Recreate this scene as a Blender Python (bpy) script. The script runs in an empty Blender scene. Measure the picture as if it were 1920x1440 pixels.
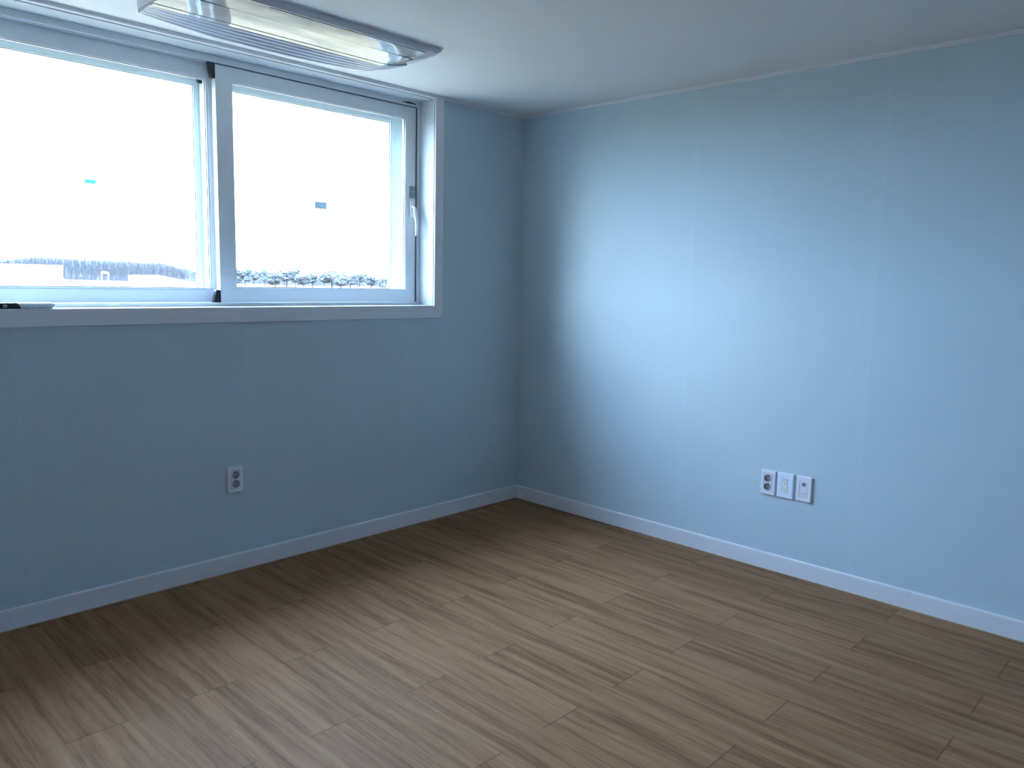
import bpy, bmesh, math, random
from mathutils import Vector, Matrix, Euler

random.seed(7)
S = bpy.context.scene
COL = S.collection

# ------------------------------------------------------------------ camera
CAM = Vector((-3.46627, -3.28168, 1.34043))
YAW, PITCH, ROLL, FPX = 0.804787, -0.130439, 0.0224436, 1468.387
fwd = Vector((math.sin(YAW) * math.cos(PITCH), math.cos(YAW) * math.cos(PITCH), math.sin(PITCH)))
rgt = Vector((math.cos(YAW), -math.sin(YAW), 0))
upv = rgt.cross(fwd)
R_ = math.cos(ROLL) * rgt + math.sin(ROLL) * upv
U_ = -math.sin(ROLL) * rgt + math.cos(ROLL) * upv
cd = bpy.data.cameras.new('camera')
cam = bpy.data.objects.new('camera', cd)
COL.objects.link(cam)
m3 = Matrix((R_, U_, -fwd)).transposed()
cam.matrix_world = Matrix.Translation(CAM) @ m3.to_4x4()
cd.sensor_fit = 'HORIZONTAL'
cd.sensor_width = 36.0
cd.lens = FPX * 36.0 / 1920.0
cd.clip_start = 0.05
cd.clip_end = 4000
S.camera = cam

# ------------------------------------------------------------------ sky and exposure
SKY_TOP = (0.54, 0.78, 1.24)
SKY_LOW = (0.57, 0.81, 1.20)
SKY_K = 7.6
world = bpy.data.worlds.new('world')
S.world = world
world.use_nodes = True
wn = world.node_tree
wn.nodes.clear()
w_out = wn.nodes.new('ShaderNodeOutputWorld')
w_bg = wn.nodes.new('ShaderNodeBackground')
w_tc = wn.nodes.new('ShaderNodeTexCoord')
w_sep = wn.nodes.new('ShaderNodeSeparateXYZ')
w_ramp = wn.nodes.new('ShaderNodeValToRGB')
w_ramp.color_ramp.elements[0].position = 0.0
w_ramp.color_ramp.elements[0].color = (*SKY_LOW, 1)
w_ramp.color_ramp.elements[1].position = 0.7
w_ramp.color_ramp.elements[1].color = (*SKY_TOP, 1)
wn.links.new(w_tc.outputs['Generated'], w_sep.inputs[0])
wn.links.new(w_sep.outputs['Z'], w_ramp.inputs[0])
# broad bright haze around the veiled sun, low in the sky to the left
GLOW_DIR = Vector((-math.sin(math.radians(61)), math.cos(math.radians(61)), math.tan(math.radians(11)))).normalized()
GLOW_K, GLOW_POW = 0.80, 60.0
w_dot = wn.nodes.new('ShaderNodeVectorMath'); w_dot.operation = 'DOT_PRODUCT'
wn.links.new(w_tc.outputs['Generated'], w_dot.inputs[0])
w_dot.inputs[1].default_value = GLOW_DIR
w_max = wn.nodes.new('ShaderNodeMath'); w_max.operation = 'MAXIMUM'; w_max.inputs[1].default_value = 0.0
wn.links.new(w_dot.outputs['Value'], w_max.inputs[0])
w_pow = wn.nodes.new('ShaderNodeMath'); w_pow.operation = 'POWER'; w_pow.inputs[1].default_value = GLOW_POW
wn.links.new(w_max.outputs[0], w_pow.inputs[0])
w_ma = wn.nodes.new('ShaderNodeMath'); w_ma.operation = 'MULTIPLY_ADD'
w_ma.inputs[1].default_value = GLOW_K * SKY_K
w_oc = wn.nodes.new('ShaderNodeMath'); w_oc.operation = 'MULTIPLY_ADD'      # overcast dome, brighter overhead
w_oc.inputs[1].default_value = 1.1 * SKY_K; w_oc.inputs[2].default_value = 0.72 * SKY_K
wn.links.new(w_sep.outputs['Z'], w_oc.inputs[0])
wn.links.new(w_oc.outputs[0], w_ma.inputs[2])
wn.links.new(w_pow.outputs[0], w_ma.inputs[0])
wn.links.new(w_ma.outputs[0], w_bg.inputs['Strength'])
w_mix = wn.nodes.new('ShaderNodeMix'); w_mix.data_type = 'RGBA'
w_mix.inputs[7].default_value = (0.66, 0.83, 1.00, 1)
wn.links.new(w_pow.outputs[0], w_mix.inputs[0])
wn.links.new(w_ramp.outputs[0], w_mix.inputs[6])
wn.links.new(w_mix.outputs[2], w_bg.inputs['Color'])
wn.links.new(w_bg.outputs[0], w_out.inputs[0])

S.view_settings.view_transform = 'Standard'
S.view_settings.look = 'None'
S.view_settings.gamma = 1
S.view_settings.use_curve_mapping = False
S.view_settings.exposure = 1.98


# ------------------------------------------------------------------ node helpers
class NT:
    def __init__(self, name):
        self.m = bpy.data.materials.new(name)
        self.m.use_nodes = True
        self.t = self.m.node_tree
        self.t.nodes.clear()
        self.out = self.t.nodes.new('ShaderNodeOutputMaterial')

    def n(self, typ, **kw):
        nd = self.t.nodes.new(typ)
        for k, v in kw.items():
            setattr(nd, k, v)
        return nd

    def link(self, a, b):
        self.t.links.new(a, b)

    def put(self, sock, v):
        if isinstance(v, bpy.types.NodeSocket):
            self.link(v, sock)
        else:
            sock.default_value = v

    def math(self, op, a, b=None, c=None, clamp=False):
        nd = self.n('ShaderNodeMath', operation=op, use_clamp=clamp)
        self.put(nd.inputs[0], a)
        if b is not None:
            self.put(nd.inputs[1], b)
        if c is not None:
            self.put(nd.inputs[2], c)
        return nd.outputs[0]

    def mix(self, fac, a, b, mode='MIX'):
        nd = self.n('ShaderNodeMix', data_type='RGBA', blend_type=mode)
        self.put(nd.inputs[0], fac)
        self.put(nd.inputs[6], a)
        self.put(nd.inputs[7], b)
        return nd.outputs[2]

    def pos(self):
        return self.n('ShaderNodeNewGeometry').outputs['Position']

    def obj(self):
        return self.n('ShaderNodeTexCoord').outputs['Object']

    def sep(self, v):
        nd = self.n('ShaderNodeSeparateXYZ')
        self.link(v, nd.inputs[0])
        return nd.outputs

    def comb(self, x, y, z):
        nd = self.n('ShaderNodeCombineXYZ')
        for i, a in enumerate((x, y, z)):
            self.put(nd.inputs[i], a)
        return nd.outputs[0]

    def noise(self, vec, scale, detail=2, rough=0.5, dist=0.0):
        nd = self.n('ShaderNodeTexNoise')
        self.link(vec, nd.inputs['Vector'])
        nd.inputs['Scale'].default_value = scale
        nd.inputs['Detail'].default_value = detail
        nd.inputs['Roughness'].default_value = rough
        nd.inputs['Distortion'].default_value = dist
        return nd.outputs[0]

    def ramp(self, fac, stops):
        nd = self.n('ShaderNodeValToRGB')
        cr = nd.color_ramp
        while len(cr.elements) < len(stops):
            cr.elements.new(0.5)
        for e, (p, c) in zip(cr.elements, stops):
            e.position = p
            e.color = (*c, 1) if len(c) == 3 else c
        self.link(fac, nd.inputs[0])
        return nd.outputs[0]

    def bsdf(self, col, rough=0.5, bump=None, strength=0.2, dist=0.001, ior=1.45, spec=0.5, metal=0, coat=0):
        b = self.n('ShaderNodeBsdfPrincipled')
        self.put(b.inputs['Base Color'], (*col, 1) if isinstance(col, tuple) and len(col) == 3 else col)
        self.put(b.inputs['Roughness'], rough)
        b.inputs['IOR'].default_value = ior
        b.inputs['Specular IOR Level'].default_value = spec
        b.inputs['Metallic'].default_value = metal
        b.inputs['Coat Weight'].default_value = coat
        b.inputs['Coat Roughness'].default_value = 0.03
        if bump is not None:
            bp = self.n('ShaderNodeBump')
            bp.inputs['Strength'].default_value = strength
            bp.inputs['Distance'].default_value = dist
            self.link(bump, bp.inputs['Height'])
            self.link(bp.outputs[0], b.inputs['Normal'])
        self.link(b.outputs[0], self.out.inputs[0])
        return b


def plain(name, col, rough=0.5, var=0.04, scale=30, spec=0.5, coat=0, metal=0):
    t = NT(name)
    nz = t.noise(t.obj(), scale, 3)
    f = t.math('MULTIPLY_ADD', nz, var * 2, 1 - var)
    c = t.mix(1.0, (*col, 1), t.comb(f, f, f), 'MULTIPLY')
    t.bsdf(c, rough, spec=spec, coat=coat, metal=metal)
    return t.m


# ---- wallpaper with faint vertical drops
def wallpaper(name, axis, seams_at, pitch):
    t = NT(name)
    P = t.pos()
    s = t.sep(P)
    u = s[axis]
    fr = t.math('FRACT', t.math('ADD', t.math('DIVIDE', t.math('SUBTRACT', u, seams_at), pitch), 100.0))
    d = t.math('MULTIPLY', t.math('MINIMUM', fr, t.math('SUBTRACT', 1.0, fr)), pitch)
    line = t.math('SUBTRACT', 1.0, t.math('DIVIDE', d, 0.0022), clamp=True)
    nz = t.noise(P, 1.6, 3, 0.5)
    col = t.ramp(nz, [(0.3, (0.522, 0.612, 0.650)), (0.7, (0.550, 0.640, 0.678))])
    fine = t.noise(P, 420, 2, 0.6)
    col = t.mix(t.math('MULTIPLY', fine, 0.06), col, (0.43, 0.52, 0.53, 1))
    col = t.mix(t.math('MULTIPLY', line, 0.16), col, (0.39, 0.48, 0.49, 1))
    # slightly lighter overlap strip beside each seam
    ov = t.math('MULTIPLY', t.math('SUBTRACT', 1.0, t.math('DIVIDE', t.math('MULTIPLY', fr, pitch), 0.05), clamp=True), 0.16)
    col = t.mix(ov, col, (0.64, 0.74, 0.75, 1))
    if axis == 1:   # small grey scuff beside the socket row
        dy = t.math('ABSOLUTE', t.math('SUBTRACT', s[1], -1.592))
        dz = t.math('ABSOLUTE', t.math('SUBTRACT', s[2], t.math('ADD', 0.412, t.math('MULTIPLY', t.math('SUBTRACT', t.noise(P, 60, 1), 0.5), 0.006))))
        sc = t.math('MULTIPLY', t.math('LESS_THAN', dy, 0.017), t.math('LESS_THAN', dz, 0.0011))
        col = t.mix(t.math('MULTIPLY', sc, 0.25), col, (0.12, 0.17, 0.2, 1))
    h = t.math('ADD', t.math('MULTIPLY', fine, 0.3), t.math('MULTIPLY', line, -0.8))
    t.bsdf(col, 0.62, bump=h, strength=0.12, dist=0.0006, spec=0.35)
    return t.m


M_WALL_L = wallpaper('wallpaper_left', 0, -1.7855, 0.896)
M_WALL_R = wallpaper('wallpaper_right', 1, -1.1818, 0.892)

M_WALL_N = plain('blue_grey_wallpaper', (0.56, 0.64, 0.70), 0.7, 0.02, 3)

# ---- ceiling paper
t = NT('ceiling_paper')
P = t.pos()
n1 = t.noise(P, 1.2, 2)
n2 = t.noise(P, 260, 2, 0.6)
c = t.ramp(n1, [(0.3, (0.81, 0.79, 0.765)), (0.7, (0.84, 0.82, 0.795))])
t.bsdf(c, 0.8, bump=n2, strength=0.2, dist=0.0005, spec=0.3)
M_CEIL = t.m


# ---- wood-look floor tiles
def floor_mat():
    t = NT('wood_plank_floor')
    P = t.pos()
    s = t.sep(P)
    PW, PL = 0.1747, 0.896
    u = t.math('DIVIDE', t.math('SUBTRACT', -0.040, s[0]), PW)
    row = t.math('FLOOR', u)
    fu = t.math('SUBTRACT', u, row)
    odd = t.math('FLOORED_MODULO', row, 2.0)
    off = t.math('ADD', -0.489, t.math('MULTIPLY', odd, -0.444))
    v = t.math('DIVIDE', t.math('SUBTRACT', off, s[1]), PL)
    pid = t.math('FLOOR', v)
    fv = t.math('SUBTRACT', v, pid)
    du = t.math('MULTIPLY', t.math('MINIMUM', fu, t.math('SUBTRACT', 1.0, fu)), PW)
    dv = t.math('MULTIPLY', t.math('MINIMUM', fv, t.math('SUBTRACT', 1.0, fv)), PL)
    gu = t.math('SUBTRACT', 1.0, t.math('DIVIDE', du, 0.0014), clamp=True)
    gv = t.math('SUBTRACT', 1.0, t.math('DIVIDE', dv, 0.0024), clamp=True)
    wn_ = t.n('ShaderNodeTexWhiteNoise', noise_dimensions='3D')
    t.link(t.comb(row, pid, 3.7), wn_.inputs['Vector'])
    rnd = wn_.outputs['Value']
    rx = t.sep(wn_.outputs['Color'])
    # long streaks along the plank
    sx = t.math('ADD', s[0], t.math('MULTIPLY', rx[0], 9.0))
    sy = t.math('ADD', s[1], t.math('MULTIPLY', rx[1], 17.0))
    wob = t.math('MULTIPLY', t.math('SUBTRACT', t.noise(t.comb(t.math('MULTIPLY', sx, 4.0), t.math('MULTIPLY', sy, 2.2), rnd), 1.0, 2), 0.5), 0.024)
    sx2 = t.math('ADD', sx, wob)
    st1 = t.noise(t.comb(t.math('MULTIPLY', sx2, 30.0), t.math('MULTIPLY', sy, 1.5), rnd), 1.0, 4, 0.62, 0.15)
    st2 = t.noise(t.comb(t.math('MULTIPLY', sx2, 120.0), t.math('MULTIPLY', sy, 6.0), rnd), 1.0, 3, 0.6)
    st3 = t.noise(t.comb(t.math('MULTIPLY', sx2, 420.0), t.math('MULTIPLY', sy, 40.0), rnd), 1.0, 3, 0.7)
    a = t.math('ADD', t.math('MULTIPLY', st1, 0.60), t.math('ADD', t.math('MULTIPLY', st2, 0.24), t.math('MULTIPLY', st3, 0.16)))
    col = t.ramp(a, [(0.31, (0.118, 0.054, 0.025)), (0.42, (0.195, 0.098, 0.047)), (0.51, (0.268, 0.143, 0.072)),
                     (0.60, (0.320, 0.179, 0.094)), (0.72, (0.385, 0.226, 0.127))])
    tone = t.math('ADD', 0.92, t.math('MULTIPLY', rnd, 0.15))
    col = t.mix(1.0, col, t.comb(tone, tone, tone), 'MULTIPLY')
    col = t.mix(t.math('MULTIPLY', gu, 0.45), col, (0.06, 0.04, 0.03, 1))
    col = t.mix(t.math('MULTIPLY', gv, 0.85), col, (0.035, 0.025, 0.02, 1))
    h = t.math('ADD', t.math('MULTIPLY', st3, 0.25), t.math('MULTIPLY', t.math('MAXIMUM', gu, gv), -1.0))
    t.bsdf(col, t.math('MULTIPLY_ADD', st2, 0.16, 0.46), bump=h, strength=0.25, dist=0.0006, spec=0.10)
    return t.m


M_FLOOR = floor_mat()


# ---- painted/embossed white trim
def trim_mat(name, col, rough, along=None, amt=0.25):
    t = NT(name)
    P = t.pos()
    s = t.sep(P)
    k = [55.0, 55.0, 55.0]
    if along is not None:
        k[along] = 5.0
    vec = t.comb(*[t.math('MULTIPLY', s[i], k[i] * 6) for i in range(3)])
    nz = t.noise(vec, 1.0, 3, 0.6)
    f = t.math('MULTIPLY_ADD', nz, 0.07, 0.965)
    c = t.mix(1.0, (*col, 1), t.comb(f, f, f), 'MULTIPLY')
    t.bsdf(c, rough, bump=nz, strength=amt, dist=0.0005, spec=0.5)
    return t.m


M_BASE_L = trim_mat('baseboard_foil_left', (0.75, 0.74, 0.76), 0.30, 0)
M_BASE_R = trim_mat('baseboard_foil_right', (0.75, 0.74, 0.76), 0.30, 1)
M_TRIM = trim_mat('casing_foil', (0.74, 0.73, 0.75), 0.38, 0, 0.1)
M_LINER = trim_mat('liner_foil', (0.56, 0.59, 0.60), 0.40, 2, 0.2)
M_MOLD = trim_mat('ceiling_moulding_foil', (0.74, 0.75, 0.76), 0.5, None, 0.05)
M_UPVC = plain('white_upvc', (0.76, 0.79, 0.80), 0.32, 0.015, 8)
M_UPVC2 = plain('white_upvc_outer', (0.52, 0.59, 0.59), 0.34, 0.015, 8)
M_GASKET = plain('grey_gasket', (0.10, 0.13, 0.14), 0.6, 0.05)
M_DARKGAP = plain('dark_groove', (0.02, 0.025, 0.03), 0.8, 0.05)
M_BLACK = plain('black_rubber_block', (0.012, 0.013, 0.018), 0.38, 0.1, 60)
M_HANDLE = plain('white_handle_enamel', (0.85, 0.86, 0.87), 0.22, 0.01)
M_PLATE = plain('white_plate_plastic', (0.84, 0.83, 0.86), 0.28, 0.01, 40)
M_PLATE2 = plain('cool_white_plate_plastic', (0.80, 0.86, 0.95), 0.28, 0.01, 40)
M_SOCK = plain('socket_plastic', (0.74, 0.72, 0.76), 0.35, 0.02, 60)
M_WELL_SHADE = plain('socket_well_painted_shade', (0.36, 0.35, 0.40), 0.5, 0.03, 60)  # socket plastic greyed to paint in the shade inside the wells
M_HOLE = plain('contact_hole', (0.012, 0.012, 0.02), 0.6, 0.05)
M_METAL = plain('contact_metal', (0.55, 0.56, 0.6), 0.3, 0.05, metal=1.0)
M_TAN = plain('tan_backing', (0.50, 0.40, 0.26), 0.7, 0.1, 90)
M_IVORY = plain('ivory_insert', (0.86, 0.85, 0.80), 0.3, 0.01)


def glass_mat(name, tint):
    t = NT(name)
    tr = t.n('ShaderNodeBsdfTransparent')
    nz = t.noise(t.obj(), 2.0, 1)
    tr_c = t.mix(nz, (tint[0], tint[1], tint[2], 1), (tint[0] * .997, tint[1] * .997, tint[2] * .997, 1))
    t.link(tr_c, tr.inputs[0])
    gl = t.n('ShaderNodeBsdfGlossy')
    gl.inputs['Roughness'].default_value = 0.0
    fr = t.n('ShaderNodeFresnel')
    bf = t.n('ShaderNodeNewGeometry').outputs['Backfacing']     # thin pane: both faces act as air-to-glass
    t.link(t.math('MULTIPLY_ADD', bf, 1 / 1.45 - 1.45, 1.45), fr.inputs['IOR'])
    mx = t.n('ShaderNodeMixShader')
    t.link(fr.outputs[0], mx.inputs[0])
    t.link(tr.outputs[0], mx.inputs[1])
    t.link(gl.outputs[0], mx.inputs[2])
    t.link(mx.outputs[0], t.out.inputs[0])
    return t.m


M_GLASS = glass_mat('window_glass', (0.975, 0.99, 0.985))


def sticker_mat(name, col, trans):
    t = NT(name)
    nz = t.noise(t.obj(), 60, 2)
    c = t.mix(nz, (*col, 1), (col[0] * .8, col[1] * .85, col[2] * .9, 1))
    d = t.n('ShaderNodeBsdfDiffuse')
    t.link(c, d.inputs[0])
    tl = t.n('ShaderNodeBsdfTranslucent')
    t.link(c, tl.inputs[0])
    mx = t.n('ShaderNodeMixShader')
    mx.inputs[0].default_value = trans
    t.link(d.outputs[0], mx.inputs[1])
    t.link(tl.outputs[0], mx.inputs[2])
    t.link(mx.outputs[0], t.out.inputs[0])
    return t.m


M_ST_CYAN = sticker_mat('cyan_film_sticker', (0.25, 0.62, 0.58), 0.55)
M_ST_BLUE = sticker_mat('pale_blue_paper_sticker', (0.38, 0.42, 0.42), 0.5)
M_ST_EDGE = sticker_mat('sticker_print', (0.22, 0.30, 0.33), 0.4)
M_SCRIB = sticker_mat('faint_pink_marker', (0.75, 0.45, 0.5), 0.7)
M_INK = plain('dark_green_ink', (0.035, 0.085, 0.085), 0.5, 0.05)
M_LABEL = plain('grey_green_label', (0.42, 0.50, 0.50), 0.5, 0.03)

# lamp materials
M_LAMP_BODY = plain('lamp_housing_plastic', (0.62, 0.63, 0.66), 0.30, 0.02)


def lamp_film():
    t = NT('lamp_diffuser_under_film')
    P = t.obj()
    s = t.sep(P)
    nz = t.noise(t.comb(t.math('MULTIPLY', s[0], 6.0), t.math('MULTIPLY', s[1], 14.0), 0.0), 1.0, 4, 0.6, 0.9)
    c = t.ramp(nz, [(0.3, (0.40, 0.39, 0.37)), (0.7, (0.52, 0.51, 0.49))])
    t.bsdf(c, 0.05, bump=nz, strength=0.45, dist=0.0012, spec=0.72, ior=1.45)
    return t.m


M_FILM = lamp_film()
M_RIBS = plain('lamp_ribbed_rim', (0.44, 0.46, 0.53), 0.30, 0.02)

# exterior
def ground_mat():
    t = NT('pale_bare_ground')
    P = t.pos()
    n1 = t.noise(P, 0.11, 6, 0.62, 2.2)
    n2 = t.noise(P, 0.9, 4, 0.6)
    a = t.math('ADD', t.math('MULTIPLY', n1, 0.7), t.math('MULTIPLY', n2, 0.3))
    c = t.ramp(a, [(0.38, (0.048, 0.034, 0.017)), (0.5, (0.125, 0.088, 0.044)), (0.62, (0.195, 0.137, 0.070))])
    t.bsdf(c, 0.95, spec=0.1)
    return t.m


M_GROUND = ground_mat()
M_BARK = plain('grey_winter_bark', (0.062, 0.060, 0.060), 0.9, 0.25, 0.3, spec=0.1)
M_PINE = plain('hazy_pine_needles', (0.070, 0.072, 0.075), 0.9, 0.3, 0.4, spec=0.1)
M_WHITEB = plain('white_building_cladding', (0.85, 0.85, 0.84), 0.6, 0.02, 0.5)
M_GREENF = plain('pale_green_fascia', (0.075, 0.105, 0.08), 0.6, 0.02)
M_SHRUB = plain('dry_brown_shrub', (0.08, 0.062, 0.05), 0.9, 0.3, 0.5, spec=0.1)
M_CONC = plain('exterior_render', (0.55, 0.55, 0.53), 0.9, 0.05, 2)


# ------------------------------------------------------------------ mesh helpers
class MB:
    def __init__(self):
        self.bm = bmesh.new()

    def box(self, x0, x1, y0, y1, z0, z1, bev=0.0, seg=2):
        xs, ys, zs = sorted((x0, x1)), sorted((y0, y1)), sorted((z0, z1))
        b = bmesh.new()
        r = bmesh.ops.create_cube(b, size=1)
        for v in b.verts:
            v.co = Vector((xs[0] if v.co.x < 0 else xs[1], ys[0] if v.co.y < 0 else ys[1], zs[0] if v.co.z < 0 else zs[1]))
        if bev > 0:
            bmesh.ops.bevel(b, geom=list(b.edges), offset=bev, segments=seg, affect='EDGES', profile=0.5)
        self.absorb(b)
        return self

    def absorb(self, b):
        me = bpy.data.meshes.new('tmp')
        b.to_mesh(me)
        b.free()
        self.bm.from_mesh(me)
        bpy.data.meshes.remove(me)

    def prism(self, pts, axis, a, b):
        """extrude the closed polygon pts (two coordinates) along axis from a to b"""
        def mk(p, w):
            c = [0, 0, 0]
            o = [i for i in range(3) if i != axis]
            c[o[0]], c[o[1]], c[axis] = p[0], p[1], w
            return self.bm.verts.new(c)
        A = [mk(p, a) for p in pts]
        B = [mk(p, b) for p in pts]
        n = len(pts)
        for i in range(n):
            self.bm.faces.new((A[i], A[(i + 1) % n], B[(i + 1) % n], B[i]))
        self.bm.faces.new(A[::-1])
        self.bm.faces.new(B)
        return self

    def tube(self, pts, rad, seg=8, cap=True):
        pts = [Vector(p) for p in pts]
        if not hasattr(rad, '__len__'):
            rad = [rad] * len(pts)
        rings = []
        for i, p in enumerate(pts):
            d = (pts[min(i + 1, len(pts) - 1)] - pts[max(i - 1, 0)]).normalized()
            a = d.orthogonal().normalized() if i == 0 else (a - d * a.dot(d)).normalized()
            b = d.cross(a)
            rings.append([self.bm.verts.new(p + (a * math.cos(2 * math.pi * k / seg) + b * math.sin(2 * math.pi * k / seg)) * rad[i]) for k in range(seg)])
        for r0, r1 in zip(rings, rings[1:]):
            for k in range(seg):
                self.bm.faces.new((r0[k], r0[(k + 1) % seg], r1[(k + 1) % seg], r1[k]))
        if cap:
            self.bm.faces.new(rings[0][::-1])
            self.bm.faces.new(rings[-1])
        return self

    def disc(self, c, r, axis=1, seg=20, thick=0.0006):
        pts = []
        for k in range(seg):
            a = 2 * math.pi * k / seg
            if axis == 1:
                pts.append((c[0] + r * math.cos(a), c[2] + r * math.sin(a)))
        return self.prism(pts, 1, c[1], c[1] - thick)

    def build(self, name, mat, parent=None, smooth=False, loc=None):
        bmesh.ops.recalc_face_normals(self.bm, faces=list(self.bm.faces))
        me = bpy.data.meshes.new(name)
        self.bm.to_mesh(me)
        self.bm.free()
        if isinstance(mat, (list, tuple)):
            for q in mat:
                me.materials.append(q)
        else:
            me.materials.append(mat)
        if smooth:
            for p in me.polygons:
                p.use_smooth = True
            try:
                me.set_sharp_from_angle(angle=math.radians(35))
            except Exception:
                pass
        o = bpy.data.objects.new(name, me)
        COL.objects.link(o)
        if parent:
            o.parent = parent
        if loc:
            o.location = loc
        return o


def tag(o, label=None, cat=None, group=None, kind=None):
    if label:
        o['label'] = label
    if cat:
        o['category'] = cat
    if group:
        o['group'] = group
    if kind:
        o['kind'] = kind
    return o


def empty(name, loc=(0, 0, 0), rz=0.0):
    o = bpy.data.objects.new(name, None)
    o.empty_display_size = 0.05
    o.location = loc
    o.rotation_euler = (0, 0, rz)
    COL.objects.link(o)
    return o


def text_mesh(name, s, size, mat, parent, depth=0.0002, bold=0.0):
    cu = bpy.data.curves.new('txt', 'FONT')
    cu.body = s
    cu.size = size
    cu.extrude = depth
    cu.offset = bold
    cu.align_x = 'CENTER'
    cu.align_y = 'CENTER'
    tmp = bpy.data.objects.new('txt', cu)
    COL.objects.link(tmp)
    dg = bpy.context.evaluated_depsgraph_get()
    dg.update()
    me = bpy.data.meshes.new_from_object(tmp.evaluated_get(dg))
    bpy.data.objects.remove(tmp)
    bpy.data.curves.remove(cu)
    me.materials.clear()
    me.materials.append(mat)
    o = bpy.data.objects.new(name, me)
    COL.objects.link(o)
    o.parent = parent
    return o


def copy_tree(o, parent=None):
    c = o.copy()
    COL.objects.link(c)
    c.parent = parent
    for ch in [q for q in bpy.data.objects if q.parent == o]:
        copy_tree(ch, c)
    return c


# ------------------------------------------------------------------ room shell
H = 2.300
XW, YN = -4.05, -4.30          # far side wall and wall behind the camera
WX0, WX1 = -2.995, -0.690      # clear window opening
WZ0, WZ1 = 1.2000, 2.2805
WD = 0.36                      # outside wall thickness

floor = MB().box(XW - .1, .1, YN - .1, .1, -0.12, 0).build('floor', M_FLOOR)
tag(floor, 'brown wood-look plank floor', 'floor', kind='structure')
ceil = MB().box(XW - .1, .1, YN - .1, WD, H, H + .15).build('ceiling', M_CEIL)
tag(ceil, 'white papered ceiling', 'ceiling', kind='structure')
b = MB()
lt = .02
b.box(XW - .1, WX0 - lt, 0, WD, -.12, H)
b.box(WX1 + lt, .1, 0, WD, -.12, H)
b.box(WX0 - lt, WX1 + lt, 0, WD, -.12, WZ0 - lt)
wl = b.build('wall_left', M_WALL_L)
tag(wl, 'blue-grey wallpapered wall with the window', 'wall', kind='structure')
wr = MB().box(0, .15, YN - .1, 0, -.12, H).build('wall_right', M_WALL_R)
tag(wr, 'pale blue wallpapered wall right of the corner', 'wall', kind='structure')
wb = MB().box(XW, 0, YN - .1, YN, -.12, H).build('wall_back', M_WALL_N)
tag(wb, 'blue papered wall behind the camera', 'wall', kind='structure')
wf = MB().box(XW - .1, XW, YN - .1, 0, -.12, H).build('wall_far', M_WALL_N)
tag(wf, 'blue papered side wall outside the picture', 'wall', kind='structure')
# outer skin of the storey below the window wall
ow = MB().box(XW - .1, .25, WD, WD + .05, -9, WZ0 - .06).build('wall_outside', M_CONC)
tag(ow, 'rendered outside face of the building below the window', 'wall', kind='structure')

# baseboards: rounded top, hairline joint
BH, BD = 0.0822, 0.010
prof = [(0, .0035), (0, BH), (-.0045, BH), (-.0068, BH - .0008), (-.0086, BH - .0026), (-.0096, BH - .0052), (-BD, BH - .0080), (-BD, .0035)]


def baseboard(name, axis, cuts, sgn_pts, mat, label):
    m = MB()
    for a, c in zip(cuts, cuts[1:]):
        m.prism(sgn_pts, axis, a + .0004, c - .0004)
    o = m.build(name, mat)
    tag(o, label, 'baseboard', kind='structure')
    return o


bl = baseboard('baseboard_left', 0, [XW, -2.2881, -BD], prof, M_BASE_L, 'white baseboard along the window wall')
e = MB().box(XW, -.0095, -.0105, 0, 0, .0035).build('backing_strip', M_TAN, bl)
e['label'] = 'thin tan edge under the baseboard'
prof_r = prof
m = MB()
for a, c in ((YN, -2.318), (-2.318, 0)):
    m.prism(prof_r, 1, a + .0004, c - .0004)
br = m.build('baseboard_right', M_BASE_R)
tag(br, 'white baseboard along the right wall', 'baseboard', kind='structure')
e = MB().box(-.0105, 0, YN, 0, 0, .0035).build('backing_strip', M_TAN, br)
e['label'] = 'thin tan edge under the baseboard'
m = MB()
m.prism([(-q[0] + YN, q[1]) for q in prof], 0, XW + BD, -BD)
tag(m.build('baseboard_back', M_BASE_L), 'white baseboard behind the camera', 'baseboard', kind='structure')
m = MB()
m.prism([(-q[0] + XW, q[1]) for q in prof], 1, YN, -BD)
tag(m.build('baseboard_far', M_BASE_R), 'white baseboard of the side wall', 'baseboard', kind='structure')

# ceiling moulding: two small steps
mp = [(0, 0), (0, -.016), (-.0095, -.016), (-.011, -.0145), (-.011, -.0095), (-.0092, -.0085), (-.0092, -.0075), (-.0125, -.0065), (-.0125, -.0010), (-.0115, 0)]
pm = [(p[0], H + p[1]) for p in mp]
o = MB().prism(pm, 0, XW, 0).build('trim_2', M_MOLD)
tag(o, 'slim white ceiling moulding above the window', 'moulding', kind='structure')
o = MB().prism(pm, 1, YN, -.0).build('trim_3', M_MOLD)
tag(o, 'slim white ceiling moulding along the right wall', 'moulding', kind='structure')
o = MB().prism([(YN - p[0], H + p[1]) for p in mp], 0, XW, 0).build('trim_4', M_MOLD)
tag(o, 'slim white ceiling moulding behind the camera', 'moulding', kind='structure')
o = MB().prism([(XW - p[0], H + p[1]) for p in mp], 1, YN, 0).build('trim_5', M_MOLD)
tag(o, 'slim white ceiling moulding of the side wall', 'moulding', kind='structure')

# window casing: mitred flat boards with eased edges
CI, CO, CZ0, CZI = -.687, -.629, 1.1345, 1.1955
CIL, COL_ = -2.998, -3.056
m = MB()


def casing_piece(pts):
    b = bmesh.new()
    A = [b.verts.new((p[0], -.010, p[1])) for p in pts]
    B = [b.verts.new((p[0], 0.0, p[1])) for p in pts]
    n = len(pts)
    for i in range(n):
        b.faces.new((A[i], A[(i + 1) % n], B[(i + 1) % n], B[i]))
    fr = b.faces.new(A[::-1])
    b.faces.new(B)
    bmesh.ops.recalc_face_normals(b, faces=list(b.faces))
    bmesh.ops.bevel(b, geom=list(fr.edges), offset=.0012, segments=2, affect='EDGES', profile=.5)
    m.absorb(b)


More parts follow.
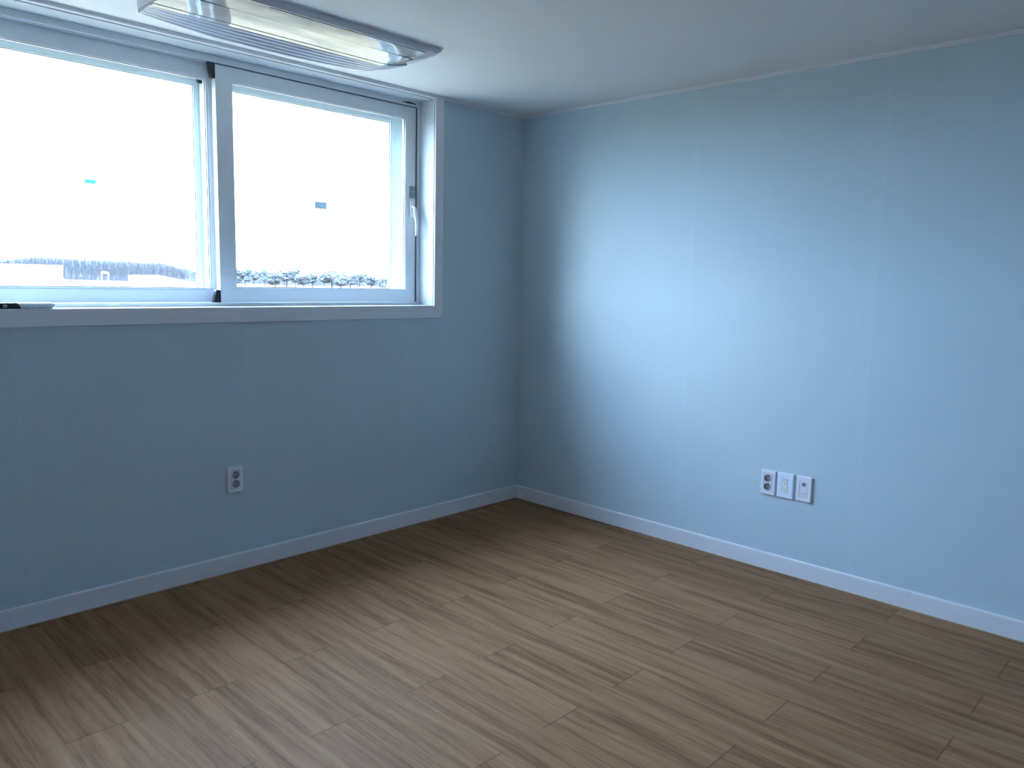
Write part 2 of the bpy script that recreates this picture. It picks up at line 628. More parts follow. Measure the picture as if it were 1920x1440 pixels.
g = .0003
casing_piece([(CO, CZ0 + g), (CO, H - .0165), (CI, H - .0165), (CI, CZI + g)])
casing_piece([(CO - g, CZ0), (CI - g, CZI), (CIL + g, CZI), (COL_ + g, CZ0)])
casing_piece([(COL_, CZ0 + g), (CIL, CZI + g), (CIL, H - .0165), (COL_, H - .0165)])
m.box(CIL, CI, 0.0, .0112, H - .016, H - .001)      # flat strip over the opening, flush with the moulding
tr = m.build('trim_1', M_TRIM)
tag(tr, 'white mitred casing around the window', 'window casing', kind='structure')

# ------------------------------------------------------------------ window
win = empty('window_1', ((WX0 + WX1) / 2, .12, WZ0))
tag(win, 'wide white double sliding window with two panes', 'window', kind='structure')
W0 = Vector(win.location)


def wbuild(mb, name, mat, parent=win, smooth=False, label=None):
    """geometry is written in room coordinates; parent sits at the window's base"""
    off = W0 if parent is win else W0
    for v in mb.bm.verts:
        v.co -= off
    o = mb.build(name, mat, parent, smooth)
    if label:
        o['label'] = label
    return o


YF = .120
m = MB().box(WX1, WX1 + lt - .001, .0012, WD - .02, WZ0 - lt + .001, H - .001)
wbuild(m, 'jamb_liner', M_LINER)
m = MB().box(WX0 - lt + .001, WX0, .0012, WD - .02, WZ0 - lt + .001, H - .001)
wbuild(m, 'jamb_liner', M_LINER)
m = MB().box(WX0, WX1, .0125, WD - .02, WZ1, H - .001)
wbuild(m, 'head_liner', M_LINER)
m = MB().box(WX0, WX1, -.0085, WD + .02, WZ0 - lt + .001 + .0145, WZ0, .0012)
m.box(WX0, WX1, .001, WD - .02, WZ0 - lt + .001, WZ0 - .004)
wbuild(m, 'window_sill', M_LINER)

# main frame: front lip, mid lip between the inner and outer pair, outer lip
m = MB()
LIP_R, LIP_T, LIP_B = -.7045, 2.2515, 1.2165
LIP_L = WX0 + .0145


def ring(m, y0, y1, xl, xr, zb, zt, w=.02, bev=.0008):
    """rectangular ring whose clear opening is xl..xr, zb..zt"""
    m.box(WX0, xl, y0, y1, WZ0, WZ1, bev)
    m.box(xr, WX1, y0, y1, WZ0, WZ1, bev)
    m.box(xl, xr, y0, y1, zt, WZ1, bev)
    m.box(xl, xr, y0, y1, WZ0, zb, bev)


ring(m, YF, YF + .006, LIP_L, LIP_R, LIP_B, LIP_T)
ring(m, YF + .006, .345, WX0 + .004, WX1 - .004, WZ0 + .006, WZ1 - .008)
ring(m, .170, .176, LIP_L + .002, LIP_R - .002, LIP_B - .003, LIP_T + .003)
ring(m, .220, .246, LIP_L, LIP_R, LIP_B, LIP_T)
ring(m, .290, .296, LIP_L + .002, LIP_R - .002, LIP_B - .003, LIP_T + .003)
ring(m, .338, .345, LIP_L, LIP_R, LIP_B, LIP_T)
wbuild(m, 'window_frame', M_UPVC)


# drain slot with rough dark filling near the top right corner
m = MB()
sl = [(-.8105, 2.2662), (-.800, 2.2670), (-.792, 2.2664), (-.785, 2.2690), (-.779, 2.2685), (-.773, 2.2712), (-.767, 2.2702), (-.760, 2.2716),
      (-.752, 2.2700), (-.747, 2.2712), (-.741, 2.2684), (-.734, 2.2690), (-.728, 2.2672), (-.7180, 2.2668),
      (-.7180, 2.2630), (-.726, 2.2622), (-.74, 2.2628), (-.752, 2.2616), (-.765, 2.2626), (-.778, 2.2616), (-.79, 2.2630), (-.8105, 2.2630)]
m.prism([(p[0], p[1]) for p in sl], 1, YF - .0006, YF + .001)
wbuild(m, 'frame_slot', M_HOLE, label='ragged black slot in the frame head')


def sash(name, y0, x0, x1, z0, z1, wl_, wr_, wb_, wt_, mat, lip=.012):
    """sash with rails/stiles, stepped glazing bead, gasket and pane; front face at y0"""
    d = .036
    f = MB()
    xi0, xi1, zi0, zi1 = x0 + wl_, x1 - wr_, z0 + wb_, z1 - wt_
    bv = .0010
    f.box(x0, xi0, y0, y0 + d, z0, z1, bv)
    f.box(xi1, x1, y0, y0 + d, z0, z1, bv)
    f.box(xi0 - .002, xi1 + .002, y0, y0 + d, zi1, z1, bv)
    f.box(xi0 - .002, xi1 + .002, y0, y0 + d, z0, zi0, bv)
    # bead: sits 4 mm back and runs 6 mm into the opening
    bw, by = .006, y0 + .004
    f.box(xi0, xi0 + bw, by, y0 + d - .003, zi0, zi1, .0006)
    f.box(xi1 - bw, xi1, by, y0 + d - .003, zi0, zi1, .0006)
    f.box(xi0, xi1, by, y0 + d - .003, zi1 - bw, zi1, .0006)
    f.box(xi0, xi1, by, y0 + d - .003, zi0, zi0 + bw, .0006)
    s_ = wbuild(f, name, mat)
    gk = MB()
    gx0, gx1, gz0, gz1, gw = xi0 + bw, xi1 - bw, zi0 + bw, zi1 - bw, .0022
    gy0, gy1 = y0 + .0125, y0 + .0155
    gk.box(gx0, gx0 + gw, gy0, gy1, gz0, gz1)
    gk.box(gx1 - gw, gx1, gy0, gy1, gz0, gz1)
    gk.box(gx0, gx1, gy0, gy1, gz1 - gw, gz1)
    gk.box(gx0, gx1, gy0, gy1, gz0, gz0 + gw)
    o = wbuild(gk, 'gasket', M_GASKET, s_)
    pn = MB().box(gx0 - .003, gx1 + .003, y0 + .016, y0 + .021, gz0 - .003, gz1 + .003)
    wbuild(pn, 'pane', M_GLASS, s_)
    return s_


RX0, RX1 = -1.8258, -.7076
RZ0, RZ1 = 1.2168, 2.2494
sR = sash('sash', .130, RX0, RX1, RZ0, RZ1, .0745, .0625, .0600, .0590, M_UPVC)
sR['label'] = 'right-hand inner sash with the handle'
LX1 = -1.760
sL = sash('sash', .180, WX0 + .012, LX1, RZ0, 2.2580, .062, .0790, .0545, .0640, M_UPVC)
sL['label'] = 'left-hand inner sash set further back'
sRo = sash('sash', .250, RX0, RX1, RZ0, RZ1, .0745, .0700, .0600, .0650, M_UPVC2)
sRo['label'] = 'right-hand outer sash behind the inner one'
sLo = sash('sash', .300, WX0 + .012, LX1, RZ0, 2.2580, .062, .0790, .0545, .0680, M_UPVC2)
sLo['label'] = 'left-hand outer sash behind the inner one'

m = MB().box(RX1 - .003, LIP_R + .002, .1262, .1285, WZ0 + .012, 2.2530)  # dark strips in gasket grey, added to paint shade into the sash gap
m.box(RX0, LIP_R, .1266, .1285, RZ1 - .002, 2.2530)
wbuild(m, 'gap_shade_strip', M_GASKET, label='dark strip painting the shade in the gap round the sash')

# black draught blocks in the front track where the sashes meet
def wblock(x1, ytop, z0, z1, w0, w1, y0, y1):
    f = MB()
    # prism tapered: full width w0 at the frame, w1 at the tip
    n = 6
    tip = z1 if z1 > z0 else z1
    sg = 1 if z1 > z0 else -1
    pts = [(x1, z0), (x1, z1 - sg * .006)]
    for k in range(1, n):
        a = k / n * math.pi / 2
        pts.append((x1 - .006 * (1 - math.cos(a)), z1 - sg * .006 * (1 - math.sin(a))))
    pts.append((x1 - .006, z1))
    for k in range(1, n):
        a = k / n * math.pi / 2
        pts.append((x1 - w1 + .006 * (1 - math.sin(a)), z1 - sg * .006 * (1 - math.cos(a))))
    pts += [(x1 - w0, z0)]
    f.prism(pts, 1, y0, y1)
    return f


wbuild(wblock(RX0 - .0012, 0, 2.2515, 2.1850, .030, .018, .1265, .1480), 'draught_block', M_BLACK, label='black rubber block at the head')
wbuild(wblock(RX0 - .0012, 0, 1.2145, 1.2725, .031, .0215, .1265, .1480), 'draught_block', M_BLACK, label='black rubber block at the sill')
wbuild(wblock(RX0 - .0012, 0, 2.2515, 2.1830, .030, .022, .2470, .2620), 'draught_block', M_BLACK, label='black rubber block of the outer track')

# handle on the right stile
hx = -.7365
f = MB().box(hx - .0135, hx + .0135, .1180, .1300, 1.6725, 1.7605, .003, 3)
hb = wbuild(f, 'handle_base', M_HANDLE, sR, True)
f = MB()
path = [(.1200, 1.7260), (.1060, 1.7220), (.0990, 1.7080), (.0965, 1.6900), (.0930, 1.6720), (.0870, 1.6520), (.0835, 1.6250), (.0835, 1.5980), (.0860, 1.5720)]
# smooth the path, then sweep a rounded rectangle
pts = []
for i in range(len(path) - 1):
    p0 = Vector(path[max(i - 1, 0)]); p1 = Vector(path[i]); p2 = Vector(path[i + 1]); p3 = Vector(path[min(i + 2, len(path) - 1)])
    for k in range(5):
        q = k / 5
        pts.append(0.5 * ((2 * p1) + (-p0 + p2) * q + (2 * p0 - 5 * p1 + 4 * p2 - p3) * q * q + (-p0 + 3 * p1 - 3 * p2 + p3) * q ** 3))
pts.append(Vector(path[-1]))
rings = []
N = 16
for i, p in enumerate(pts):
    d = (pts[min(i + 1, len(pts) - 1)] - pts[max(i - 1, 0)]).normalized()
    nrm = Vector((-d.y, d.x))
    u = i / (len(pts) - 1)
    hw = .0095 - .0015 * u
    ht = .0072 - .0022 * u
    if u > .93:
        ht *= 1 - (u - .93) * 8
        hw *= 1 - (u - .93) * 5
    rg = []
    for k in range(N):
        a = 2 * math.pi * k / N
        ca, sa = math.cos(a), math.sin(a)
        ex = math.copysign(abs(ca) ** .6, ca) * hw
        en = math.copysign(abs(sa) ** .6, sa) * ht
        rg.append(f.bm.verts.new((hx + ex, p.x + nrm.x * en, p.y + nrm.y * en)))
    rings.append(rg)
for a, b_ in zip(rings, rings[1:]):
    for k in range(N):
        f.bm.faces.new((a[k], a[(k + 1) % N], b_[(k + 1) % N], b_[k]))
f.bm.faces.new(rings[0]); f.bm.faces.new(rings[-1][::-1])
wbuild(f, 'handle_lever', M_HANDLE, sR, True)
f = MB().box(hx - .004, hx + .004, .1175, .1182, 1.7445, 1.7475)
wbuild(f, 'handle_mark', M_LABEL, sR, label='small grey mark on the handle base')

# rating label above the handle: frame and rows of tiny print
f = MB().box(-.7530, -.7140, .1296, .1300, 1.7750, 1.8370)
wbuild(f, 'rating_label', M_LABEL, sR, label='small printed label above the handle')
f = MB()
y0_, y1_ = .1292, .1297
f.box(-.7530, -.7515, y0_, y1_, 1.7750, 1.8370); f.box(-.7160, -.7140, y0_, y1_, 1.7750, 1.8370)
f.box(-.7530, -.7140, y0_, y1_, 1.8352, 1.8370); f.box(-.7530, -.7140, y0_, y1_, 1.7750, 1.7768)
rr = random.Random(3)
z = 1.8315
while z > 1.780:
    if 1.8085 < z < 1.8125:
        f.box(-.7355, -.7325, y0_, y1_, z - .0014, z + .0014)
    else:
        x = -.7490 + rr.random() * .003
        while x < -.7205:
            w = .002 + rr.random() * .004
            f.box(x, min(x + w, -.7195), y0_, y1_, z - .0011, z + .0008)
            x += w + .0011 + rr.random() * .0012
    z -= .0036
wbuild(f, 'label_print', M_INK, sR, label='dark green print of the label')

# stickers on the glass
def sticker(parent, x0, x1, z0, z1, y, rot, mat, name, label, rows):
    cx, cz = (x0 + x1) / 2, (z0 + z1) / 2
    f = MB().box(x0, x1, y - .0003, y, z0, z1)
    for v in f.bm.verts:
        dx, dz = v.co.x - cx, v.co.z - cz
        v.co.x = cx + dx * math.cos(rot) - dz * math.sin(rot); v.co.z = cz + dx * math.sin(rot) + dz * math.cos(rot)
    wbuild(f, name, mat, parent, label=label)
    f = MB()
    e = .0014
    f.box(x0, x1, y - .0006, y - .0003, z1 - e, z1); f.box(x0, x1, y - .0006, y - .0003, z0, z0 + e)
    f.box(x0, x0 + e, y - .0006, y - .0003, z0, z1); f.box(x1 - e * 1.6, x1, y - .0006, y - .0003, z0, z1)
    q = random.Random(5)
    for r in rows:
        x = x0 + .006
        while x < x1 - .012:
            w = .003 + q.random() * .008
            f.box(x, x + w, y - .0006, y - .0003, z0 + r - .0007, z0 + r + .0007)
            x += w + .003
    for v in f.bm.verts:
        dx, dz = v.co.x - cx, v.co.z - cz
        v.co.x = cx + dx * math.cos(rot) - dz * math.sin(rot); v.co.z = cz + dx * math.sin(rot) + dz * math.cos(rot)
    wbuild(f, 'sticker_print', M_ST_EDGE, parent)


sticker(sL, -2.3500, -2.3075, 1.6930, 1.7085, .1958, 0.0, M_ST_CYAN, 'glass_sticker', 'narrow cyan sticker on the left pane', [])
sticker(sR, -1.3255, -1.2595, 1.6735, 1.7070, .1458, 0.0, M_ST_BLUE, 'glass_sticker', 'grey-blue sticker on the right pane', [.009, .0235])

# faint hand-written date at the top of the right pane
o = text_mesh('pencil_date', '22.10', .030, M_SCRIB, sR, .0001, -.0006)
o.rotation_euler = (math.pi / 2, 0, 0)
o.location = Vector((-1.283, .1455, 2.122)) - W0
o['label'] = 'faint pink hand-written digits on the glass'

# ------------------------------------------------------------------ marker pen on the sill
pen = empty('marker_pen', (-2.640, .0125, WZ0))
tag(pen, 'white and black marker pen lying on the window sill', 'marker pen')
pr = .0118


def lathe_x(pts, seg=28):
    f = MB()
    rings = [[f.bm.verts.new((x, r * math.cos(2 * math.pi * k / seg), pr + r * math.sin(2 * math.pi * k / seg))) for k in range(seg)] for x, r in pts]
    for a, b_ in zip(rings, rings[1:]):
        for k in range(seg):
            f.bm.faces.new((a[k], a[(k + 1) % seg], b_[(k + 1) % seg], b_[k]))
    f.bm.faces.new(rings[0][::-1]); f.bm.faces.new(rings[-1])
    return f


M_PENW = plain('white_pen_plastic', (0.82, 0.83, 0.88), 0.22, 0.01)


def pen_body_mat():
    t = NT('pen_barrel_black_and_white')
    s = t.sep(t.obj())
    # slanted curved border between the black wrap and the white barrel
    k = t.math('MULTIPLY', t.math('POWER', t.math('ABSOLUTE', t.math('DIVIDE', t.math('SUBTRACT', s[2], .0236), .0236)), .6), .0165)
    edge = t.math('SUBTRACT', s[0], k)
    black = t.math('LESS_THAN', edge, -.0225)
    r1 = t.math('LESS_THAN', t.math('ABSOLUTE', t.math('SUBTRACT', s[0], .0160)), .0009)
    r2 = t.math('LESS_THAN', t.math('ABSOLUTE', t.math('SUBTRACT', s[0], .0500)), .0009)
    r3 = t.math('LESS_THAN', t.math('ABSOLUTE', t.math('SUBTRACT', s[0], .0550)), .0006)
    c = t.mix(t.math('MULTIPLY', t.math('ADD', t.math('ADD', r1, r2), r3, clamp=True), .45), (0.78, 0.80, 0.86, 1), (0.30, 0.33, 0.42, 1))
    c = t.mix(black, c, (0.010, 0.013, 0.022, 1))
    t.bsdf(c, 0.22)
    return t.m


lathe_x([(-.125, pr * .8), (-.122, pr), (.0955, pr), (.0985, pr * .93)]).build('barrel', pen_body_mat(), pen, True)
lathe_x([(.0985, pr * .78), (.1035, pr * .78), (.1070, pr * .62), (.1085, pr * .5)]).build('end_plug', M_PENW, pen, True)
lg = text_mesh('brand_print', 'ina', .011, M_PENW, pen, .0001, .0003)
lg.rotation_euler = (math.pi / 2 - .1, 0, 0)
lg.location = (-.0575, -pr * 1.008, pr * 1.12)
f = MB().box(-.0655, -.0505, -pr * .985, -pr * .9, pr * .50, pr * .58)
f.build('brand_underline', M_PENW, pen)

# ------------------------------------------------------------------ wall sockets
def ring_cell(f, cx, cz, w, h, r, y, depth, seg=32):
    """flat rectangle w x h at y with a round well of radius r going back by depth"""
    out, inn, bot = [], [], []
    for k in range(seg):
        a = 2 * math.pi * (k + .5) / seg
        ca, sa = math.cos(a), math.sin(a)
        s_ = min(w / 2 / max(abs(ca), 1e-6), h / 2 / max(abs(sa), 1e-6))
        out.append(f.bm.verts.new((cx + ca * s_, y, cz + sa * s_)))
        inn.append(f.bm.verts.new((cx + ca * r, y, cz + sa * r)))
        bot.append(f.bm.verts.new((cx + ca * r * .96, y + depth, cz + sa * r * .96)))
    for sx in (-1, 1):
        for sz in (-1, 1):
            c = Vector((cx + sx * w / 2, y, cz + sz * h / 2))
            min(out, key=lambda v: (v.co - c).length).co = c
    for k in range(seg):
        j = (k + 1) % seg
        f.bm.faces.new((out[k], out[j], inn[j], inn[k]))
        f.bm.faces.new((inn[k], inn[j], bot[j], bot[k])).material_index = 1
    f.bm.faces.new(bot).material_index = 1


def frame_plate(f, w, h, ww, wh, d, slope=.003):
    """cover plate with a rectangular cut-out ww x wh, bevelled outer edge, depth d (front at -d)"""
    def loop(a, b, y):
        return [f.bm.verts.new(p) for p in ((-a / 2, y, -b / 2), (a / 2, y, -b / 2), (a / 2, y, b / 2), (-a / 2, y, b / 2))]
    L = [loop(w, h, 0), loop(w, h, -d + slope), loop(w - .0012, h - .0012, -d + slope * .35), loop(w - slope * 1.6, h - slope * 1.6, -d), loop(ww + .002, wh + .002, -d), loop(ww, wh, -d + .0012), loop(ww, wh, -.001)]
    for a, b_ in zip(L, L[1:]):
        for k in range(4):
            f.bm.faces.new((a[k], a[(k + 1) % 4], b_[(k + 1) % 4], b_[k]))
    f.bm.faces.new(L[-1])


def make_schuko():
    r = empty('wall_socket')
    f = MB(); frame_plate(f, .070, .1165, .0465, .0880, .0115)
    f.build('cover_plate', M_PLATE, r)
    f = MB()
    y = -.0118
    for cz in (.0205, -.0205):
        ring_cell(f, 0, cz, .0450, .041, .0178, y, .0095)
    # thin side skirt of the insert
    f.box(-.0225, -.0220, y, -.001, -.0430, .0430); f.box(.0220, .0225, y, -.001, -.0430, .0430)
    f.box(-.0225, .0225, y, -.001, .0410, .0430, .0003); f.box(-.0225, .0225, y, -.001, -.0430, -.0410, .0003)
    ins = f.build('socket_insert', [M_SOCK, M_WELL_SHADE], r, True)
    for cz in (.0205, -.0205):
        for sx, sz in ((.0015, .0092), (-.0015, -.0092)):
            MB().disc((sx, -.0026, cz + sz), .0029, thick=.0004).build('contact_hole', M_HOLE, r)
    for cz in (.0205, -.0205):
        for sg in (-1, 1):
            MB().box(sg * .0160, sg * .0174, -.0095, -.0035, cz - .0025, cz + .0025, .0004).build('earth_clip', M_METAL, r)
    return r


G = 'double round-pin wall sockets'
s1 = make_schuko()
s1.location = (-1.8450, 0, .4285)
tag(s1, 'white double round socket alone on the wall under the window', 'wall socket', G)
s2 = copy_tree(s1)
s2.location = (0, -1.6520, .4228); s2.rotation_euler = (0, 0, -math.pi / 2)
tag(s2, 'white double round socket, leftmost of three plates on right wall', 'wall socket', G)

# flat-blade receptacle
p2 = empty('wall_receptacle', (0, -1.7365, .4230), -math.pi / 2)
tag(p2, 'bluish white flat-blade receptacle plate between the two other plates', 'wall socket')
f = MB(); frame_plate(f, .0775, .1175, .0275, .0650, .0110)
f.build('cover_plate', M_PLATE2, p2)
f = MB().box(-.0128, .0128, -.0118, -.0005, -.0315, .0315, .0014, 2)
f.build('receptacle_insert', M_IVORY, p2)
M_SLOT = plain('slot_grey', (.13, .13, .17), .6)
for cz in (.0165, -.0165):
    for sx, hh in ((-.0050, .0042), (.0052, .0036)):
        MB().box(sx - .0009, sx + .0009, -.0121, -.0117, cz + .0050 - hh, cz + .0050 + hh).build('blade_slot', M_SLOT, p2)
    MB().disc((.0006, -.0117, cz - .0068), .0023, thick=.0005).build('ground_hole', M_HOLE, p2)

# aerial and data plate
p3 = empty('aerial_data_plate', (0, -1.8265, .4250), -math.pi / 2)
tag(p3, 'white aerial and data plate, rightmost of the three plates', 'wall plate')
f = MB(); frame_plate(f, .0695, .1165, .0400, .0780, .0115)
f.build('cover_plate', M_PLATE, p3)
f = MB().box(-.0192, .0192, -.0112, -.0005, -.0382, .0382, .0008)
f.build('module_insert', M_PLATE, p3)
f = MB()
f.box(-.0118, -.0112, -.0116, -.0111, .0100, .0330); f.box(.0122, .0130, -.0118, -.0111, .0100, .0330)
f.box(-.0118, .0130, -.0118, -.0111, .0098, .0104)
f.box(-.0150, .0135, -.0116, -.0111, -.0365, -.0359); f.box(.0122, .0130, -.0118, -.0111, -.0362, -.0170)
f.box(-.0190, -.0185, -.0116, -.0111, -.0375, .0375)
f.build('module_lines', plain('module_line_grey', (.38, .38, .46), .5), p3)
f = MB()
ro, ri = .0078, .0042
seg = 28
for k in range(seg):
    a0, a1 = 2 * math.pi * k / seg, 2 * math.pi * (k + 1) / seg
    q = [(ro, a0), (ro, a1), (ri, a1), (ri, a0)]
    f.prism([(r * math.cos(a) - .0005, .0218 + r * math.sin(a)) for r, a in q], 1, -.0110, -.0126)
f.build('aerial_ring', M_HOLE, p3)
f = MB().disc((-.0005, -.0108, .0218), .0040, thick=.0030)
f.disc((-.0005, -.0138, .0218), .0014, thick=.0018)
f.build('aerial_pin', M_METAL, p3)
f = MB()
f.box(-.0105, -.0090, -.0117, -.0111, -.0270, -.0215); f.box(-.0105, -.0060, -.0117, -.0111, -.0225, -.0212)
f.box(.0045, .0075, -.0117, -.0111, -.0235, -.0185); f.box(-.0035, .0010, -.0117, -.0111, -.0212, -.0203)
f.build('data_port', plain('port_grey', (.17, .18, .26), .5), p3)

# ------------------------------------------------------------------ ceiling light
LX0, LXR = -2.300, -1.222
LY0, LY1 = -.658, -.270
lamp = empty('ceiling_light', ((LX0 + LXR) / 2, (LY0 + LY1) / 2, H))
tag(lamp, 'long unlit ceiling light with glossy film-wrapped diffuser near the window', 'ceiling light')
LO = Vector(lamp.location)


def lbuild(mb, name, mat, smooth=True, label=None):
    for v in mb.bm.verts:
        v.co -= LO
    o = mb.build(name, mat, lamp, smooth)
    if label:
        o['label'] = label
    return o


def rim_drop(x):
    """how far the ribbed rim hangs below the housing along its length"""
    u = (x - LX0) / (-1.24 - LX0)
    s = max(0.0, math.sin(math.pi * min(max((u + .02) / 1.0, 0), 1)))
    return .0335 * s ** .55


def xe(y):
    """right-hand end in plan: bowed outwards, near corner sharper than the far one"""
    P = [(-.658, -1.213), (-.60, -1.182), (-.50, -1.157), (-.40, -1.152), (-.33, -1.168), (-.270, -1.215)]
    for (a0, b0), (a1, b1) in zip(P, P[1:]):
        if y <= a1 + 1e-9:
            u = (y - a0) / (a1 - a0)
            return b0 + (b1 - b0) * u
    return P[-1][1]


def lift(x):
    """the underside sweeps up to the ceiling towards the right-hand end"""
    u = min(max((x + 1.335) / .175, 0), 1)
    return .0290 * u ** 1.6


NS = 72
ZB = 2.2720
cx_, cy_ = (LX0 + LXR) / 2, (LY0 + LY1) / 2


def strip(name, mat, ya, yb, zfun, x0, x1fun, nx=NS, ny=8, thick=.0015, label=None, topz=None):
    f = MB()
    top, bot = [], []
    for i in range(nx + 1):
        r0, r1 = [], []
        for j in range(ny + 1):
            y = ya + (yb - ya) * j / ny
            x = x0 + (x1fun(y) - x0) * i / nx
            z = zfun(x, j / ny) + lift(x)
            r0.append(f.bm.verts.new((x, y, z)))
            r1.append(f.bm.verts.new((x, y, topz if topz else max(z + thick, ZB + lift(x)))))
        top.append(r0); bot.append(r1)
    for i in range(nx):
        for j in range(ny):
            f.bm.faces.new((top[i][j], top[i][j + 1], top[i + 1][j + 1], top[i + 1][j]))
            f.bm.faces.new((bot[i][j], bot[i + 1][j], bot[i + 1][j + 1], bot[i][j + 1]))
    for i in range(nx):
        f.bm.faces.new((top[i][0], top[i + 1][0], bot[i + 1][0], bot[i][0]))
        f.bm.faces.new((top[i][ny], bot[i][ny], bot[i + 1][ny], top[i + 1][ny]))
    for j in range(ny):
        f.bm.faces.new((top[0][j], bot[0][j], bot[0][j + 1], top[0][j + 1]))
        f.bm.faces.new((top[nx][j], top[nx][j + 1], bot[nx][j + 1], bot[nx][j]))
    return lbuild(f, name, mat, True, label)


strip('housing', M_LAMP_BODY, LY0, LY1, lambda x, v: ZB, LX0, xe, ny=24, topz=H - .0002)

# near shoulder: shallow bulge between the housing edge and the flat panel
def z_near(x, v):
    u = (x - LX0) / (LXR - LX0)
    return ZB - .0008 - .0098 * (v ** .8) * math.sin(math.pi * min(max(u, .03), .97)) ** .25


strip('diffuser_shoulder', M_FILM, LY0 + .010, -.5570, z_near, LX0 + .05, lambda y: -1.250 - .03 * (y - LY0) / .1, label='curved glossy side of the diffuser')
# flat glossy centre
strip('diffuser_panel', M_FILM, -.5545, -.3985, lambda x, v: 2.2625 + .0012 * abs(v - .5) * 2, LX0 + .004, lambda y: -1.300 + .02 * (y + .5545) / .156, label='flat glossy film-covered panel')
strip('diffuser_edge', M_FILM, -.3968, -.3700, lambda x, v: 2.2622 - .001 * v, LX0 + .006, lambda y: -1.292 + .01 * (y + .3968) / .03, ny=3, label='narrow bright edge of the diffuser')


# ribbed rim: steps that fall towards the window side
def z_rib(x, v):
    n = 5
    k = v * n
    st = math.floor(k)
    fr = k - st
    step = (st + min(1.0, fr * 2.4)) / n
    return 2.2640 - min(1, step) * rim_drop(x) * .92


strip('ribbed_rim', M_RIBS, -.3685, LY1 + .001, z_rib, LX0 + .004, lambda y: xe(y) - .006, ny=40, label='grey ribbed rim on the window side')
# clear end pieces
strip('end_cap', M_FILM, LY0 + .010, -.3705, lambda x, v: 2.2700 - .0015 * math.sin(math.pi * v), -1.2480, lambda y: xe(y) - .008, nx=8, label='glossy right end cap')
f = MB().tube([(-1.995, LY0 + .0085, ZB - .0008), (-1.29, LY0 + .0085, ZB - .0008)], .0011, 6)
lbuild(f, 'seam_line', M_DARKGAP, label='dark seam between housing and diffuser')
f = MB().tube([(LX0 + .02, -.5558, 2.2640), (-1.31, -.5558, 2.2640), (-1.285, -.549, 2.2640), (-1.272, -.535, 2.2655)], .0021, 6)
lbuild(f, 'seam_line', M_DARKGAP, label='dark seam beside the flat panel')

# ------------------------------------------------------------------ outdoors
def az_pt(az, d, z):
    a = math.radians(az)
    return Vector((CAM.x + d * math.sin(a), CAM.y + d * math.cos(a), z))


gz = -9.0
# terrain: flat ground rising to a low ridge far off
f = MB()
NA, ND = 60, 46
rows = []
dist = [0.0, 8, 20, 35, 55, 80, 110, 140, 165, 185, 200, 215, 230, 245, 260, 275, 290, 305, 320, 340, 370, 410, 480, 600, 900, 1500, 3000]


def ridge(d, az):
    # height of the ground above gz at distance d
    up = 1 / (1 + math.exp(-(d - 175) / 18))
    dn = 1 / (1 + math.exp((d - 420) / 40))
    return 7.9 * up * dn * (1 + .02 * math.sin(az * .9))


grid = []
for d in dist:
    row = []
    for i in range(NA + 1):
        az = -80 + 250 * i / NA
        p = az_pt(az, d + 5, 0)
        row.append(f.bm.verts.new((p.x, p.y, gz + ridge(d, az))))
    grid.append(row)
for a, b_ in zip(grid, grid[1:]):
    for i in range(NA):
        f.bm.faces.new((a[i], a[i + 1], b_[i + 1], b_[i]))
gr = f.build('outside_ground', M_GROUND, None, True)
tag(gr, 'pale bare ground outside rising to a distant low ridge', 'ground', kind='structure')


def bare_tree_mesh(seed, h=7.0):
    q = random.Random(seed)
    f = MB()
    top = h * .92
    f.tube([(0, 0, -1), (q.uniform(-.1, .1), 0, h * .45), (q.uniform(-.3, .3), q.uniform(-.3, .3), top)], [.16, .12, .03], 5)
    for k in range(34):
        z0 = h * (.16 + .72 * (k / 34))
        a = q.uniform(0, 2 * math.pi)
        L = (h * .34) * (1.05 - k / 44) * q.uniform(.6, 1.1)
        r = L * .62
        e1 = Vector((math.cos(a) * r * .6, math.sin(a) * r * .6, z0 + L * .55))
        e2 = Vector((math.cos(a) * r, math.sin(a) * r, z0 + L * 1.05))
        f.tube([(0, 0, z0), e1, e2], [.07, .05, .02], 4)
        for j in range(4):
            b0 = Vector((0, 0, z0)).lerp(e1, .6).lerp(e2, q.uniform(0, .8))
            a2 = q.uniform(0, 2 * math.pi)
            l2 = L * q.uniform(.25, .5)
            f.tube([b0, b0 + Vector((math.cos(a2) * l2 * .6, math.sin(a2) * l2 * .6, l2 * .9))], [.045, .02], 3)
    me_o = f.build('bare_tree', M_BARK)
    return me_o


def pine_mesh(seed, h, w, trunk):
    q = random.Random(seed)
    root = empty('pine_tree')
    f = MB()
    lean = q.uniform(-.4, .4)
    f.tube([(0, 0, -1.2), (lean * .4, 0, h * .4), (lean, 0, h * .82)], [.17, .13, .08], 6)
    for k in range(4):
        a = q.uniform(0, 6.28)
        f.tube([(lean * .7, 0, h * .6), (lean + math.cos(a) * w * .3, math.sin(a) * w * .3, h * .82)], [.07, .03], 5)
    f.build('trunk', M_BARK, root)
    f = MB()
    n = 26
    for k in range(n):
        a = q.uniform(0, 6.28)
        rr_ = w * .5 * math.sqrt(q.random()) * .8
        s = q.uniform(.18, .30) * w
        zc = h * (trunk + (1 - trunk) * (.12 + .72 * q.random() * (1 - .55 * (rr_ / (w * .5)) ** 2)))
        b = bmesh.new()
        bmesh.ops.create_icosphere(b, subdivisions=3, radius=1)
        for v in b.verts:
            nn = 1 + q.uniform(-.26, .22)
            v.co = Vector((v.co.x * s * nn + lean + math.cos(a) * rr_, v.co.y * s * nn + math.sin(a) * rr_, v.co.z * s * .75 * nn + zc))
        f.absorb(b)
    f.build('foliage', M_PINE, root)
    return root


